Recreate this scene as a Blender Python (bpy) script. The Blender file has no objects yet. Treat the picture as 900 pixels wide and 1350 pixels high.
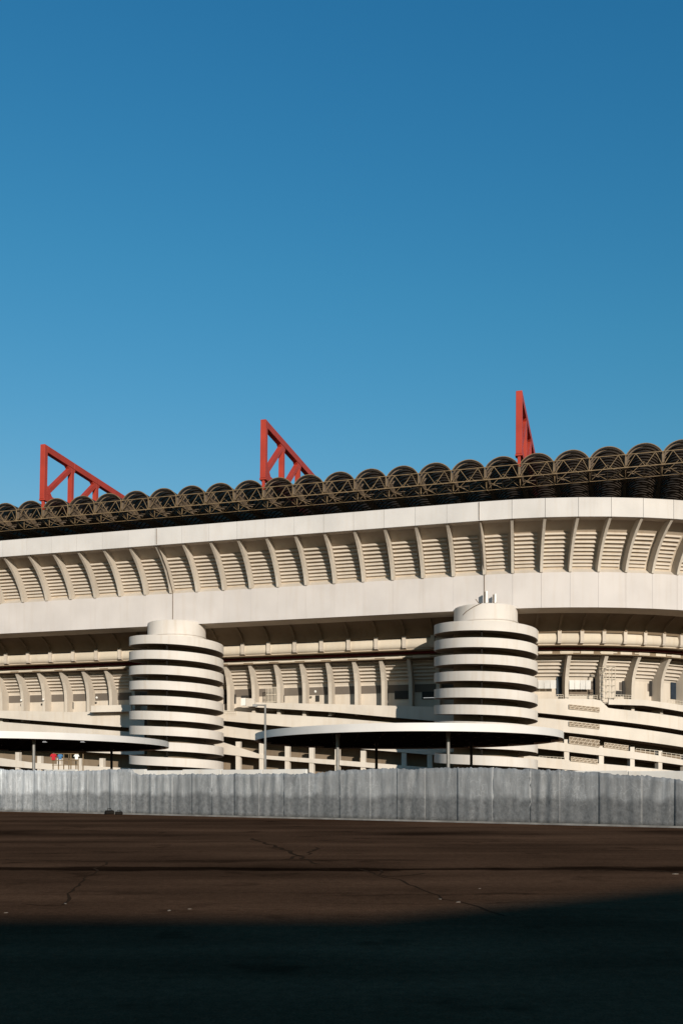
import bpy, bmesh, math, random
from mathutils import Matrix, Vector
random.seed(7)
S = bpy.context.scene
COL = S.collection
PI = math.pi
R_ = math.radians

# ------------------------------------------------------------------ camera
EYE = 1.7
cam_d = bpy.data.cameras.new('camera')
cam = bpy.data.objects.new('camera', cam_d)
COL.objects.link(cam)
cam.location = (0, 0, EYE)
cam.rotation_euler = (PI / 2, 0, 0)
cam_d.sensor_fit = 'HORIZONTAL'
cam_d.sensor_width = 36.0
cam_d.lens = 49.6
cam_d.shift_y = 353 / 900
cam_d.clip_end = 6000
S.camera = cam

# ------------------------------------------------------------------ sky and sun
SUN_EL, SUN_AZ = R_(14.5), R_(162)          # azimuth clockwise from +Y
world = bpy.data.worlds.new('World')
S.world = world
world.use_nodes = True
wn = world.node_tree
bg = wn.nodes['Background']
sky = wn.nodes.new('ShaderNodeTexSky')
sky.sky_type = 'NISHITA'
sky.sun_disc = False
sky.sun_elevation = SUN_EL
sky.sun_rotation = SUN_AZ
sky.air_density = 2.0
sky.dust_density = 0.0
sky.ozone_density = 8.0
# the photograph's film tone of the whole sky: deep blues lose red and a little green
sp = wn.nodes.new('ShaderNodeSeparateColor')
cb = wn.nodes.new('ShaderNodeCombineColor')
wn.links.new(sky.outputs[0], sp.inputs[0])
for ch, k, gm in ((0, 0.69, 1.89), (1, 0.88, 1.2)):
    pw_ = wn.nodes.new('ShaderNodeMath')
    pw_.operation = 'POWER'
    pw_.inputs[1].default_value = gm
    wn.links.new(sp.outputs[ch], pw_.inputs[0])
    ml_ = wn.nodes.new('ShaderNodeMath')
    ml_.operation = 'MULTIPLY'
    ml_.inputs[1].default_value = k
    wn.links.new(pw_.outputs[0], ml_.inputs[0])
    mn_ = wn.nodes.new('ShaderNodeMath')
    mn_.operation = 'MINIMUM'
    wn.links.new(ml_.outputs[0], mn_.inputs[0])
    wn.links.new(sp.outputs[ch], mn_.inputs[1])
    wn.links.new(mn_.outputs[0], cb.inputs[ch])
wn.links.new(sp.outputs[2], cb.inputs[2])
wn.links.new(cb.outputs[0], bg.inputs[0])
bg.inputs[1].default_value = 0.134
sun_d = bpy.data.lights.new('sun', 'SUN')
sun_d.energy = 5.0
sun_d.angle = R_(0.53)
sun_d.color = (1.0, 0.90, 0.77)
sun = bpy.data.objects.new('sun', sun_d)
COL.objects.link(sun)
sdir = Vector((math.sin(SUN_AZ) * math.cos(SUN_EL), math.cos(SUN_AZ) * math.cos(SUN_EL), math.sin(SUN_EL)))
sun.rotation_euler = sdir.to_track_quat('Z', 'Y').to_euler()
sun.location = sdir * 300
S.view_settings.view_transform = 'Standard'
S.view_settings.look = 'None'
S.view_settings.exposure = 0.0
S.view_settings.gamma = 1.0

# ------------------------------------------------------------------ materials
def newmat(name):
    m = bpy.data.materials.new(name)
    m.use_nodes = True
    nt = m.node_tree
    return m, nt, nt.nodes['Principled BSDF']

def nd(nt, typ, **kw):
    n = nt.nodes.new(typ)
    for k, v in kw.items():
        setattr(n, k, v)
    return n

def concrete(name, col, var=0.10, streak=0.16, rough=0.85, objvar=0.05, bump=0.25, warm=(0.80, 0.70, 0.58)):
    """Painted or bare concrete: blotches, rain streaks, a slight tone of its own for each piece."""
    m, nt, b = newmat(name)
    L = nt.links
    geo = nd(nt, 'ShaderNodeNewGeometry')
    n1 = nd(nt, 'ShaderNodeTexNoise')
    n1.inputs['Scale'].default_value = 0.22
    n1.inputs['Detail'].default_value = 6
    L.new(geo.outputs['Position'], n1.inputs['Vector'])
    mp = nd(nt, 'ShaderNodeMapping')
    mp.inputs['Scale'].default_value = (1.4, 1.4, 0.13)
    L.new(geo.outputs['Position'], mp.inputs['Vector'])
    n2 = nd(nt, 'ShaderNodeTexNoise')
    n2.inputs['Scale'].default_value = 1.0
    n2.inputs['Detail'].default_value = 5
    L.new(mp.outputs[0], n2.inputs['Vector'])
    r1 = nd(nt, 'ShaderNodeMapRange')
    r1.inputs[1].default_value, r1.inputs[2].default_value = 0.35, 0.75
    r1.inputs[3].default_value, r1.inputs[4].default_value = 1 + var * 0.5, 1 - var
    L.new(n1.outputs[0], r1.inputs[0])
    r2 = nd(nt, 'ShaderNodeMapRange')
    r2.inputs[1].default_value, r2.inputs[2].default_value = 0.5, 0.78
    r2.inputs[3].default_value, r2.inputs[4].default_value = 0.0, streak * 2.2
    L.new(n2.outputs[0], r2.inputs[0])
    oi = nd(nt, 'ShaderNodeObjectInfo')
    r3 = nd(nt, 'ShaderNodeMapRange')
    r3.inputs[3].default_value, r3.inputs[4].default_value = 1 - objvar, 1 + objvar
    L.new(oi.outputs['Random'], r3.inputs[0])
    mu = nd(nt, 'ShaderNodeMath', operation='MULTIPLY')
    L.new(r1.outputs[0], mu.inputs[0])
    L.new(r3.outputs[0], mu.inputs[1])
    sc = nd(nt, 'ShaderNodeVectorMath', operation='SCALE')
    sc.inputs[0].default_value = col
    L.new(mu.outputs[0], sc.inputs['Scale'])
    mx = nd(nt, 'ShaderNodeMix', data_type='RGBA', blend_type='MULTIPLY')
    L.new(r2.outputs[0], mx.inputs[0])
    L.new(sc.outputs[0], mx.inputs[6])
    mx.inputs[7].default_value = (*warm, 1)
    L.new(mx.outputs[2], b.inputs['Base Color'])
    b.inputs['Roughness'].default_value = rough
    b.inputs['Specular IOR Level'].default_value = 0.25
    if bump:
        n3 = nd(nt, 'ShaderNodeTexNoise')
        n3.inputs['Scale'].default_value = 3.0
        n3.inputs['Detail'].default_value = 8
        L.new(geo.outputs['Position'], n3.inputs['Vector'])
        bp = nd(nt, 'ShaderNodeBump')
        bp.inputs['Strength'].default_value = bump
        bp.inputs['Distance'].default_value = 0.03
        L.new(n3.outputs[0], bp.inputs['Height'])
        L.new(bp.outputs[0], b.inputs['Normal'])
    return m

def plain(name, col, rough=0.6, metal=0.0, var=0.15, scale=2.0, emit=0, spec=0.2):
    m, nt, b = newmat(name)
    L = nt.links
    geo = nd(nt, 'ShaderNodeNewGeometry')
    n1 = nd(nt, 'ShaderNodeTexNoise')
    n1.inputs['Scale'].default_value = scale
    n1.inputs['Detail'].default_value = 4
    L.new(geo.outputs['Position'], n1.inputs['Vector'])
    r = nd(nt, 'ShaderNodeMapRange')
    r.inputs[1].default_value, r.inputs[2].default_value = 0.3, 0.7
    r.inputs[3].default_value, r.inputs[4].default_value = 1 - var, 1 + var
    L.new(n1.outputs[0], r.inputs[0])
    sc = nd(nt, 'ShaderNodeVectorMath', operation='SCALE')
    sc.inputs[0].default_value = col
    L.new(r.outputs[0], sc.inputs['Scale'])
    L.new(sc.outputs[0], b.inputs['Base Color'])
    b.inputs['Roughness'].default_value = rough
    b.inputs['Metallic'].default_value = metal
    b.inputs['Specular IOR Level'].default_value = spec
    if emit:
        b.inputs['Emission Color'].default_value = (1, 0.98, 0.95, 1)
        b.inputs['Emission Strength'].default_value = emit
    return m

M = {}
M['band'] = concrete('band_concrete', (0.535, 0.50, 0.478), var=0.08, streak=0.10, objvar=0.015)
M['fascia'] = concrete('fascia_concrete', (0.56, 0.535, 0.51), var=0.10, streak=0.10, objvar=0.03)
M['rib'] = concrete('rib_concrete', (0.53, 0.475, 0.405), var=0.10, streak=0.12)
M['bay'] = concrete('bay_concrete', (0.50, 0.425, 0.335), var=0.12, streak=0.2)
M['slat'] = concrete('slat_concrete', (0.52, 0.465, 0.40), var=0.10, streak=0.16)
M['soffit'] = concrete('soffit_concrete', (0.22, 0.165, 0.11), var=0.2, streak=0.2)  # shade of the undersides and lintel put into this darker brown
M['strip'] = concrete('gallery_concrete', (0.56, 0.50, 0.41), var=0.10, streak=0.14)
M['lower'] = concrete('lower_concrete', (0.56, 0.50, 0.425), var=0.12, streak=0.18)
M['ramp'] = concrete('ramp_concrete', (0.60, 0.545, 0.475), var=0.12, streak=0.16, objvar=0.04)
M['tower'] = concrete('tower_concrete', (0.60, 0.555, 0.505), var=0.09, streak=0.2, objvar=0.02)
M['towerslab'] = concrete('tower_slab_concrete', (0.25, 0.195, 0.14), var=0.2, streak=0.1)  # shade in the tower gaps put into the slab colour
M['inner'] = concrete('shaded_inner_concrete', (0.20, 0.155, 0.11), var=0.3, streak=0.3)  # streaky concrete; the shade of the recesses put into its dark brown
M['greyband'] = concrete('grey_band_paint', (0.13, 0.11, 0.092), var=0.15, streak=0.1)
M['dark'] = plain('dark_recess_paint', (0.03, 0.028, 0.026))
M['red'] = plain('red_steel_paint', (0.36, 0.044, 0.026), rough=0.5, var=0.14, scale=0.35)
M['redbeam'] = plain('dark_red_paint', (0.12, 0.012, 0.012), rough=0.7)
M['steel'] = plain('weathered_cream_steel', (0.19, 0.132, 0.072), rough=0.6, var=0.3, scale=1.5)
M['valley'] = plain('roof_gutter_steel', (0.13, 0.098, 0.07), rough=0.6, var=0.25)
M['galv'] = plain('galvanised_steel', (0.22, 0.215, 0.205), rough=0.45, metal=0.3)
M['white'] = plain('white_painted_metal', (0.78, 0.76, 0.72), rough=0.5, var=0.05)
M['rim'] = plain('white_canopy_rim', (0.70, 0.67, 0.64), rough=0.45, var=0.04, scale=0.5)
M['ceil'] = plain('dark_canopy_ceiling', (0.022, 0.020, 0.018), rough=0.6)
M['shadem'] = plain('shaded_column_steel', (0.03, 0.03, 0.03), rough=0.5)  # for canopy columns standing in shade: the shade is in the colour
M['glass'] = plain('dark_blue_glass', (0.02, 0.03, 0.045), rough=0.15)
M['jred'] = plain('red_cloth', (0.45, 0.02, 0.03), rough=0.8)
M['jblue'] = plain('blue_cloth', (0.06, 0.16, 0.30), rough=0.8)
M['jwhite'] = plain('white_cloth', (0.75, 0.75, 0.72), rough=0.8)
M['rubble'] = plain('black_rubber', (0.014, 0.012, 0.010), rough=0.9, spec=0.02)
M['frosted'] = plain('frosted_panel', (0.50, 0.49, 0.47), rough=0.3, var=0.12, scale=0.7)
M['wallw'] = concrete('perimeter_wall_concrete', (0.66, 0.63, 0.58), var=0.2, streak=0.3, objvar=0.14)
M['basebar'] = plain('dull_grey_bar', (0.17, 0.165, 0.155), rough=0.8, var=0.3)
M['bulb'] = plain('lit_tube', (0.45, 0.45, 0.45), emit=0.35)

def vault_material():
    m, nt, b = newmat('roof_vault_sheet')
    L = nt.links
    tc = nd(nt, 'ShaderNodeTexCoord')
    mp = nd(nt, 'ShaderNodeMapping')
    mp.inputs['Scale'].default_value = (0.5, 3.0, 1.2)
    L.new(tc.outputs['Object'], mp.inputs[0])
    n = nd(nt, 'ShaderNodeTexNoise')
    n.inputs['Scale'].default_value = 1.0
    n.inputs['Detail'].default_value = 5
    L.new(mp.outputs[0], n.inputs['Vector'])
    cr = nd(nt, 'ShaderNodeValToRGB')
    cr.color_ramp.elements[0].position = 0.3
    cr.color_ramp.elements[0].color = (0.05, 0.045, 0.042, 1)
    cr.color_ramp.elements[1].position = 0.75
    cr.color_ramp.elements[1].color = (0.17, 0.14, 0.112, 1)
    L.new(n.outputs[0], cr.inputs[0])
    L.new(cr.outputs[0], b.inputs['Base Color'])
    b.inputs['Roughness'].default_value = 0.55
    tl = nd(nt, 'ShaderNodeBsdfTranslucent')
    tl.inputs[0].default_value = (0.50, 0.42, 0.35, 1)
    ms = nd(nt, 'ShaderNodeMixShader')
    ms.inputs[0].default_value = 0.55
    L.new(b.outputs[0], ms.inputs[1])
    L.new(tl.outputs[0], ms.inputs[2])
    L.new(ms.outputs[0], nt.nodes['Material Output'].inputs[0])
    return m
M['vault'] = vault_material()

def tarp_material():
    """weathered grey sheet: pale drip streaks above, a darker dirty lower half with a ragged edge"""
    m, nt, b = newmat('grey_tarp')
    L = nt.links
    geo = nd(nt, 'ShaderNodeNewGeometry')
    def noise(vs, detail=6, rough=0.6):
        mp = nd(nt, 'ShaderNodeMapping')
        mp.inputs['Scale'].default_value = vs
        L.new(geo.outputs['Position'], mp.inputs[0])
        n = nd(nt, 'ShaderNodeTexNoise')
        n.inputs['Scale'].default_value = 1.0
        n.inputs['Detail'].default_value = detail
        n.inputs['Roughness'].default_value = rough
        L.new(mp.outputs[0], n.inputs['Vector'])
        return n.outputs[0]
    def rng(src, a, b_, c, d):
        r = nd(nt, 'ShaderNodeMapRange')
        for i, v in enumerate((a, b_, c, d)):
            r.inputs[1 + i].default_value = v
        L.new(src, r.inputs[0])
        return r.outputs[0]
    def op(o, a, b_):
        n = nd(nt, 'ShaderNodeMath', operation=o)
        for i, v in enumerate((a, b_)):
            if isinstance(v, (int, float)):
                n.inputs[i].default_value = v
            else:
                L.new(v, n.inputs[i])
        return n.outputs[0]
    sep = nd(nt, 'ShaderNodeSeparateXYZ')
    L.new(geo.outputs['Position'], sep.inputs[0])
    streak = op('ADD', rng(noise((2.6, 2.6, .22)), .50, .72, 0, .50), rng(noise((8, 8, .5), 4), .56, .70, 0, .45))
    fine = rng(noise((9, 9, 1.1), 5), .3, .7, .84, 1.16)
    grit = rng(noise((7, 7, 6), 6, .7), .3, .7, .62, 1.3)
    zz = op('ADD', sep.outputs[2], rng(noise((1.3, 1.3, .8), 4), 0, 1, -.4, .4))
    dirt = rng(zz, .90, 1.12, 1, 0)
    wv = nd(nt, 'ShaderNodeTexVoronoi', feature='DISTANCE_TO_EDGE')
    mpv = nd(nt, 'ShaderNodeMapping')
    mpv.inputs['Scale'].default_value = (4.5, 4.5, 1.6)
    wn_ = nd(nt, 'ShaderNodeTexNoise')
    wn_.inputs['Scale'].default_value = 1.7
    wn_.inputs['Detail'].default_value = 5
    L.new(geo.outputs['Position'], wn_.inputs['Vector'])
    va = nd(nt, 'ShaderNodeVectorMath', operation='ADD')
    L.new(geo.outputs['Position'], va.inputs[0])
    L.new(wn_.outputs[1], va.inputs[1])
    L.new(va.outputs[0], mpv.inputs[0])
    L.new(mpv.outputs[0], wv.inputs['Vector'])
    wv.inputs['Scale'].default_value = 1.0
    crease = op('MULTIPLY', rng(wv.outputs['Distance'], 0, .06, .38, 0), rng(noise((1.1, 1.1, .6), 3), .42, .62, 0, 1))   # crinkle highlights put into the colour as pale crease lines
    blot = rng(noise((1.6, 1.6, 1.1), 6, .65), .3, .7, .80, 1.18)
    up = op('ADD', op('MULTIPLY', op('MULTIPLY', op('ADD', 1.0, op('MULTIPLY', streak, .7)), fine), blot), crease)
    lo = op('ADD', op('MULTIPLY', .60, grit), op('MULTIPLY', crease, .4))
    mixv = op('ADD', op('MULTIPLY', up, op('SUBTRACT', 1.0, dirt)), op('MULTIPLY', lo, dirt))
    oi = nd(nt, 'ShaderNodeObjectInfo')
    v = op('MULTIPLY', mixv, rng(oi.outputs['Random'], 0, 1, .9, 1.1))
    v = op('MULTIPLY', v, rng(sep.outputs[0], -10, 8, 1.18, .93))
    v = op('MULTIPLY', v, rng(op('ADD', sep.outputs[0], rng(noise((1.5, 1.5, .3), 3), 0, 1, -3, 3)), -16.5, -9.5, 1.9, 1.0))          # sheets get paler towards the left end
    sc = nd(nt, 'ShaderNodeVectorMath', operation='SCALE')
    sc.inputs[0].default_value = (0.20, 0.206, 0.209)
    L.new(v, sc.inputs['Scale'])
    L.new(sc.outputs[0], b.inputs['Base Color'])
    b.inputs['Roughness'].default_value = 0.6
    n2 = nd(nt, 'ShaderNodeTexNoise')
    n2.inputs['Scale'].default_value = 10
    n2.inputs['Detail'].default_value = 5
    L.new(geo.outputs['Position'], n2.inputs['Vector'])
    bp = nd(nt, 'ShaderNodeBump')
    bp.inputs['Strength'].default_value = 0.45
    bp.inputs['Distance'].default_value = 0.02
    L.new(n2.outputs[0], bp.inputs['Height'])
    L.new(bp.outputs[0], b.inputs['Normal'])
    return m
M['tarp'] = tarp_material()

def asphalt_material():
    m, nt, b = newmat('old_asphalt')
    L = nt.links
    geo = nd(nt, 'ShaderNodeNewGeometry')
    def noise(scale, detail=5, vs=None, rough=0.55):
        n = nd(nt, 'ShaderNodeTexNoise')
        n.inputs['Scale'].default_value = scale
        n.inputs['Detail'].default_value = detail
        n.inputs['Roughness'].default_value = rough
        if vs:
            mp = nd(nt, 'ShaderNodeMapping')
            mp.inputs['Scale'].default_value = vs
            L.new(geo.outputs['Position'], mp.inputs[0])
            L.new(mp.outputs[0], n.inputs['Vector'])
        else:
            L.new(geo.outputs['Position'], n.inputs['Vector'])
        return n
    def rng(src, a, b_, c, d):
        r = nd(nt, 'ShaderNodeMapRange')
        for i, v in enumerate((a, b_, c, d)):
            r.inputs[1 + i].default_value = v
        L.new(src, r.inputs[0])
        return r.outputs[0]
    def math_(op, a, b_):
        n = nd(nt, 'ShaderNodeMath', operation=op)
        for i, v in enumerate((a, b_)):
            if isinstance(v, (int, float)):
                n.inputs[i].default_value = v
            else:
                L.new(v, n.inputs[i])
        return n.outputs[0]
    big = rng(noise(0.16, 7, rough=0.65).outputs[0], 0.3, 0.7, 0.70, 1.25)
    lane = rng(noise(1.0, 6, (0.09, 0.5, 1)).outputs[0], 0.36, 0.66, 0.66, 1.2)      # worn lanes across the yard
    grain = rng(noise(9, 8, rough=0.75).outputs[0], 0.3, 0.7, 0.72, 1.3)
    spots = rng(noise(0.8, 3).outputs[0], 0.60, 0.70, 1.0, 0.62)                          # oil and wet spots
    agg = rng(noise(45, 3, rough=0.8).outputs[0], 0.35, 0.68, 0.70, 1.35)                # coarse stones in the surface
    f = math_('MULTIPLY', math_('MULTIPLY', math_('MULTIPLY', big, lane), grain), math_('MULTIPLY', spots, agg))
    # tarred joints that run across the yard, ragged at the edges
    sep = nd(nt, 'ShaderNodeSeparateXYZ')
    L.new(geo.outputs['Position'], sep.inputs[0])
    wob = rng(noise(1.0, 7, (0.14, 0.35, 1), 0.68).outputs[0], 0, 1, -1.6, 1.6)
    yy = math_('ADD', sep.outputs[1], wob)
    patch = noise(1.0, 3, (0.10, 0.10, 1)).outputs[0]
    for yc, hw, soft, amt in ((17.9, 0.22, 0.25, 0.25), (18.6, 0.5, 0.7, 0.6), (30.0, 0.8, 1.1, 0.38), (19.9, 0.12, 0.15, 0.40), (25.6, 0.12, 0.3, 0.6), (22.5, 0.10, 0.2, 0.6), (38.0, 0.6, 0.9, 0.65), (14.0, 0.03, 0.06, 0.6), (12.9, 0.03, 0.05, 0.7)):
        dd = math_('ABSOLUTE', math_('SUBTRACT', yy, yc), 0)
        k = rng(dd, hw, hw + soft, amt, 1.0)
        if yc != 17.9:
            pk = rng(patch, 0.42, 0.58, 0, 1)
            k = math_('ADD', math_('MULTIPLY', k, pk), math_('SUBTRACT', 1.0, pk))
        f = math_('MULTIPLY', f, k)
    sc = nd(nt, 'ShaderNodeVectorMath', operation='SCALE')
    sc.inputs[0].default_value = (0.099, 0.050, 0.027)
    L.new(f, sc.inputs['Scale'])
    L.new(sc.outputs[0], b.inputs['Base Color'])
    b.inputs['Roughness'].default_value = 0.95
    b.inputs['Specular IOR Level'].default_value = 0.0
    n3 = noise(35, 4)
    bp = nd(nt, 'ShaderNodeBump')
    bp.inputs['Strength'].default_value = 0.5
    bp.inputs['Distance'].default_value = 0.012
    L.new(n3.outputs[0], bp.inputs['Height'])
    L.new(bp.outputs[0], b.inputs['Normal'])
    return m
M['asphalt'] = asphalt_material()
M['tar'] = plain('tar_seam', (0.042, 0.024, 0.014), rough=1.0, spec=0.0)
M['chip'] = plain('pale_gravel_chip', (0.15, 0.12, 0.09), rough=0.9)
M['brick'] = concrete('render_wall', (0.35, 0.28, 0.22))

# ------------------------------------------------------------------ mesh helpers
class MB:
    def __init__(self):
        self.v, self.f = [], []
    def add(self, verts, faces):
        n = len(self.v)
        self.v += [tuple(p) for p in verts]
        self.f += [tuple(i + n for i in q) for q in faces]
        return self
    def box(self, x0, x1, y0, y1, z0, z1):
        return self.add([(x0, y0, z0), (x1, y0, z0), (x1, y1, z0), (x0, y1, z0), (x0, y0, z1), (x1, y0, z1), (x1, y1, z1), (x0, y1, z1)],
                        [(0, 3, 2, 1), (4, 5, 6, 7), (0, 1, 5, 4), (1, 2, 6, 5), (2, 3, 7, 6), (3, 0, 4, 7)])
    def prism(self, yz, x0, x1):
        """closed (y, z) outline pushed along x"""
        n = len(yz)
        V = [(x0, y, z) for y, z in yz] + [(x1, y, z) for y, z in yz]
        F = [(i, (i + 1) % n, n + (i + 1) % n, n + i) for i in range(n)]
        F += [tuple(reversed(range(n))), tuple(range(n, 2 * n))]
        return self.add(V, F)
    def beam(self, a, b, wx, wz, up=(0, 0, 1)):
        """rectangular bar from a to b, wx across and wz high"""
        a, b = Vector(a), Vector(b)
        d = (b - a).normalized()
        u = Vector(up)
        if abs(d.dot(u)) > 0.98:
            u = Vector((0, 1, 0))
        sx = d.cross(u).normalized()
        sz = sx.cross(d).normalized()
        V = []
        for p in (a, b):
            for i, j in ((-1, -1), (1, -1), (1, 1), (-1, 1)):
                V.append(p + sx * wx / 2 * i + sz * wz / 2 * j)
        return self.add(V, [(0, 3, 2, 1), (4, 5, 6, 7), (0, 1, 5, 4), (1, 2, 6, 5), (2, 3, 7, 6), (3, 0, 4, 7)])
    def tube(self, pts, r, n=6):
        pts = [Vector(p) for p in pts]
        V, F = [], []
        for i, p in enumerate(pts):
            d = (pts[min(i + 1, len(pts) - 1)] - pts[max(i - 1, 0)]).normalized()
            u = Vector((0, 0, 1)) if abs(d.z) < 0.9 else Vector((0, 1, 0))
            sx = d.cross(u).normalized()
            sy = sx.cross(d)
            rr = r[i] if isinstance(r, (list, tuple)) else r
            V += [p + (sx * math.cos(2 * PI * k / n) + sy * math.sin(2 * PI * k / n)) * rr for k in range(n)]
        for i in range(len(pts) - 1):
            F += [(i * n + k, i * n + (k + 1) % n, (i + 1) * n + (k + 1) % n, (i + 1) * n + k) for k in range(n)]
        F += [tuple(reversed(range(n))), tuple((len(pts) - 1) * n + k for k in range(n))]
        return self.add(V, F)
    def lathe(self, rz, n=48, closed=True):
        """outline of (radius, z) turned round z"""
        m = len(rz)
        V = [(r * math.cos(2 * PI * k / n), r * math.sin(2 * PI * k / n), z) for k in range(n) for r, z in rz]
        F = []
        for k in range(n):
            k2 = (k + 1) % n
            for i in range(m if closed else m - 1):
                j = (i + 1) % m
                F.append((k * m + i, k2 * m + i, k2 * m + j, k * m + j))
        return self.add(V, F)
    def mesh(self, name, mat, smooth=False, bevel=0):
        me = bpy.data.meshes.new(name)
        me.from_pydata(self.v, [], self.f)
        bm = bmesh.new()
        bm.from_mesh(me)
        bmesh.ops.recalc_face_normals(bm, faces=bm.faces)
        if bevel:
            bmesh.ops.bevel(bm, geom=[e for e in bm.edges if len(e.link_faces) == 2 and e.calc_face_angle(0) > 0.6], offset=bevel, segments=1, affect='EDGES')
        bm.to_mesh(me)
        bm.free()
        if smooth:
            for p in me.polygons:
                p.use_smooth = True
            me.set_sharp_from_angle(angle=R_(35))
        me.materials.append(M[mat])
        return me

WORLD = {}                                   # world matrix of every object placed, for parenting
def place(name, me, parent=None, mat=None, local=False):
    """me: a mesh (or None for an Empty); mat: its matrix, in the parent's space if local, else in the world"""
    o = bpy.data.objects.new(name, me)
    COL.objects.link(o)
    mat = mat or Matrix.Identity(4)
    o.matrix_basis = mat
    wmx = mat
    if parent is not None:
        o.parent = parent
        if local:
            wmx = WORLD[parent.name] @ mat
        else:
            o.matrix_parent_inverse = WORLD[parent.name].inverted()
    WORLD[o.name] = wmx
    return o

def thing(name, label, cat, mat=None, group=None, me=None):
    o = place(name, me, None, mat)
    o['label'] = label
    o['category'] = cat
    if group:
        o['group'] = group
    return o

def T(x, y, z):
    return Matrix.Translation((x, y, z))

# ------------------------------------------------------------------ the stadium's plan: a straight side, then a rounded corner
# s runs along the side to the right (0 at the right tower's axis), w is the distance out towards the camera
ANG = R_(16)
TX, TY = math.cos(ANG), -math.sin(ANG)
OX, OY = -math.sin(ANG), -math.cos(ANG)
R0 = (22.5, 147.0)
RC = 52.0
BAY, BAYC = 4.83, 4.2

def P(s, w):
    if s <= 0:
        return Vector((R0[0] + s * TX + w * OX, R0[1] + s * TY + w * OY, 0))
    th = s / RC
    cx, cy = R0[0] - RC * OX, R0[1] - RC * OY
    ox, oy = OX * math.cos(th) + TX * math.sin(th), OY * math.cos(th) + TY * math.sin(th)
    return Vector((cx + (RC + w) * ox, cy + (RC + w) * oy, 0))

def frame(s, w, z, straight=False):
    a = -ANG + (0 if (straight or s <= 0) else s / RC)
    p = Vector((R0[0] + s * TX + w * OX, R0[1] + s * TY + w * OY, 0)) if straight else P(s, w)
    return T(p.x, p.y, z) @ Matrix.Rotation(a, 4, 'Z')

def grid(k):
    return k * BAY if k <= 0 else k * BAYC

def s_at(px, w):
    """where the line of sight of picture column px crosses the surface at offset w"""
    k = (px - 450) / 1240
    lo, hi = -130.0, 70.0
    for _ in range(50):
        mid = (lo + hi) / 2
        p = P(mid, w)
        if p.x / p.y < k:
            lo = mid
        else:
            hi = mid
    return lo

def z_at(px, py, w):
    s = s_at(px, w)
    return s, (1028 - py) * P(s, w).y / 1240 + EYE

def srange(a, b):
    out = [a]
    s = a
    while s < b - 1e-6:
        s = min(b, s + (9.66 if s < -0.01 else 1.4), 0.0 if s < -0.01 and b > 0 else b)
        out.append(s)
    return out

def sweep(outline, a, b, steps=None):
    """closed (w, z) outline carried along the plan from s=a to s=b"""
    mb = MB()
    ss = steps or srange(a, b)
    n = len(outline)
    V, F = [], []
    for s in ss:
        for w, z in outline:
            p = P(s, w)
            V.append((p.x, p.y, z))
    for i in range(len(ss) - 1):
        F += [(i * n + k, i * n + (k + 1) % n, (i + 1) * n + (k + 1) % n, (i + 1) * n + k) for k in range(n)]
    F += [tuple(reversed(range(n))), tuple((len(ss) - 1) * n + k for k in range(n))]
    return mb.add(V, F)

def bay_frame(s0, s1, w, z):
    """frame in the middle of the chord between two grid lines at offset w, and the chord's length"""
    a, b = P(s0, w), P(s1, w)
    c = (a + b) / 2
    d = b - a
    return T(c.x, c.y, z) @ Matrix.Rotation(math.atan2(d.y, d.x), 4, 'Z'), d.length

def SX(x):
    return Matrix.Diagonal((x, 1, 1, 1))

def lerp(tab, z):
    for (z0, a), (z1, b) in zip(tab, tab[1:]):
        if z <= z1:
            return a + (b - a) * max(0, (z - z0)) / (z1 - z0)
    return tab[-1][1]

# ------------------------------------------------------------------ ground
g = MB().add([(-1500, -600, 0), (1500, -600, 0), (1500, 2500, 0), (-1500, 2500, 0)], [(0, 1, 2, 3)])
ground = place('ground', g.mesh('ground', 'asphalt'))
ground['kind'] = 'structure'
ground['label'] = 'dark cracked asphalt yard in front of the fence'

def gpx(px, py, z=0.0):
    d = 1240 * (EYE - z) / (py - 1028)
    return ((px - 450) / 1240 * d, d)

def crack(pts, wid, seed):
    rr = random.Random(seed)
    P2 = [Vector((*gpx(x, y), 0)) for x, y in pts]
    line = []
    for a, b in zip(P2, P2[1:]):
        n = max(2, int((b - a).length / 0.35))
        for i in range(n):
            q = a.lerp(b, i / n)
            line.append(q + Vector((rr.uniform(-.09, .09), rr.uniform(-.12, .12), 0)))
    line.append(P2[-1])
    mb = MB()
    V, F = [], []
    for i, q in enumerate(line):
        d = (line[min(i + 1, len(line) - 1)] - line[max(0, i - 1)]).normalized()
        nrm = Vector((-d.y, d.x, 0))
        h = wid * rr.uniform(0.35, 1.1) / 2
        V += [q + nrm * h + Vector((0, 0, .004)), q - nrm * h + Vector((0, 0, .004))]
    for i in range(len(line) - 1):
        F.append((2 * i, 2 * i + 1, 2 * i + 3, 2 * i + 2))
    return mb.add(V, F)
for i, (pts, wid) in enumerate([
        ([(330, 1106), (372, 1120), (420, 1140)], 0.12), ([(420, 1118), (404, 1127), (372, 1134)], 0.12),
        ([(0, 1134), (138, 1136), (128, 1150), (92, 1172), (82, 1194)], 0.05),
        ([(475, 1146), (520, 1160), (585, 1185), (665, 1208)], 0.045), ([(505, 1147), (506, 1157), (560, 1152)], 0.08),
        ([(820, 1146), (900, 1152)], 0.12), ([(20, 1193), (82, 1194)], 0.05)]):
    place('asphalt_crack', crack(pts, wid, i).mesh('asphalt_crack', 'tar'), ground)
rr = random.Random(3)
chip = MB()
chip.lathe([(0.0, 0), (0.05, 0.0), (0.045, 0.012), (0.0, 0.02)], 6, False)
chip_me = chip.mesh('pale_chip', 'chip')
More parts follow.
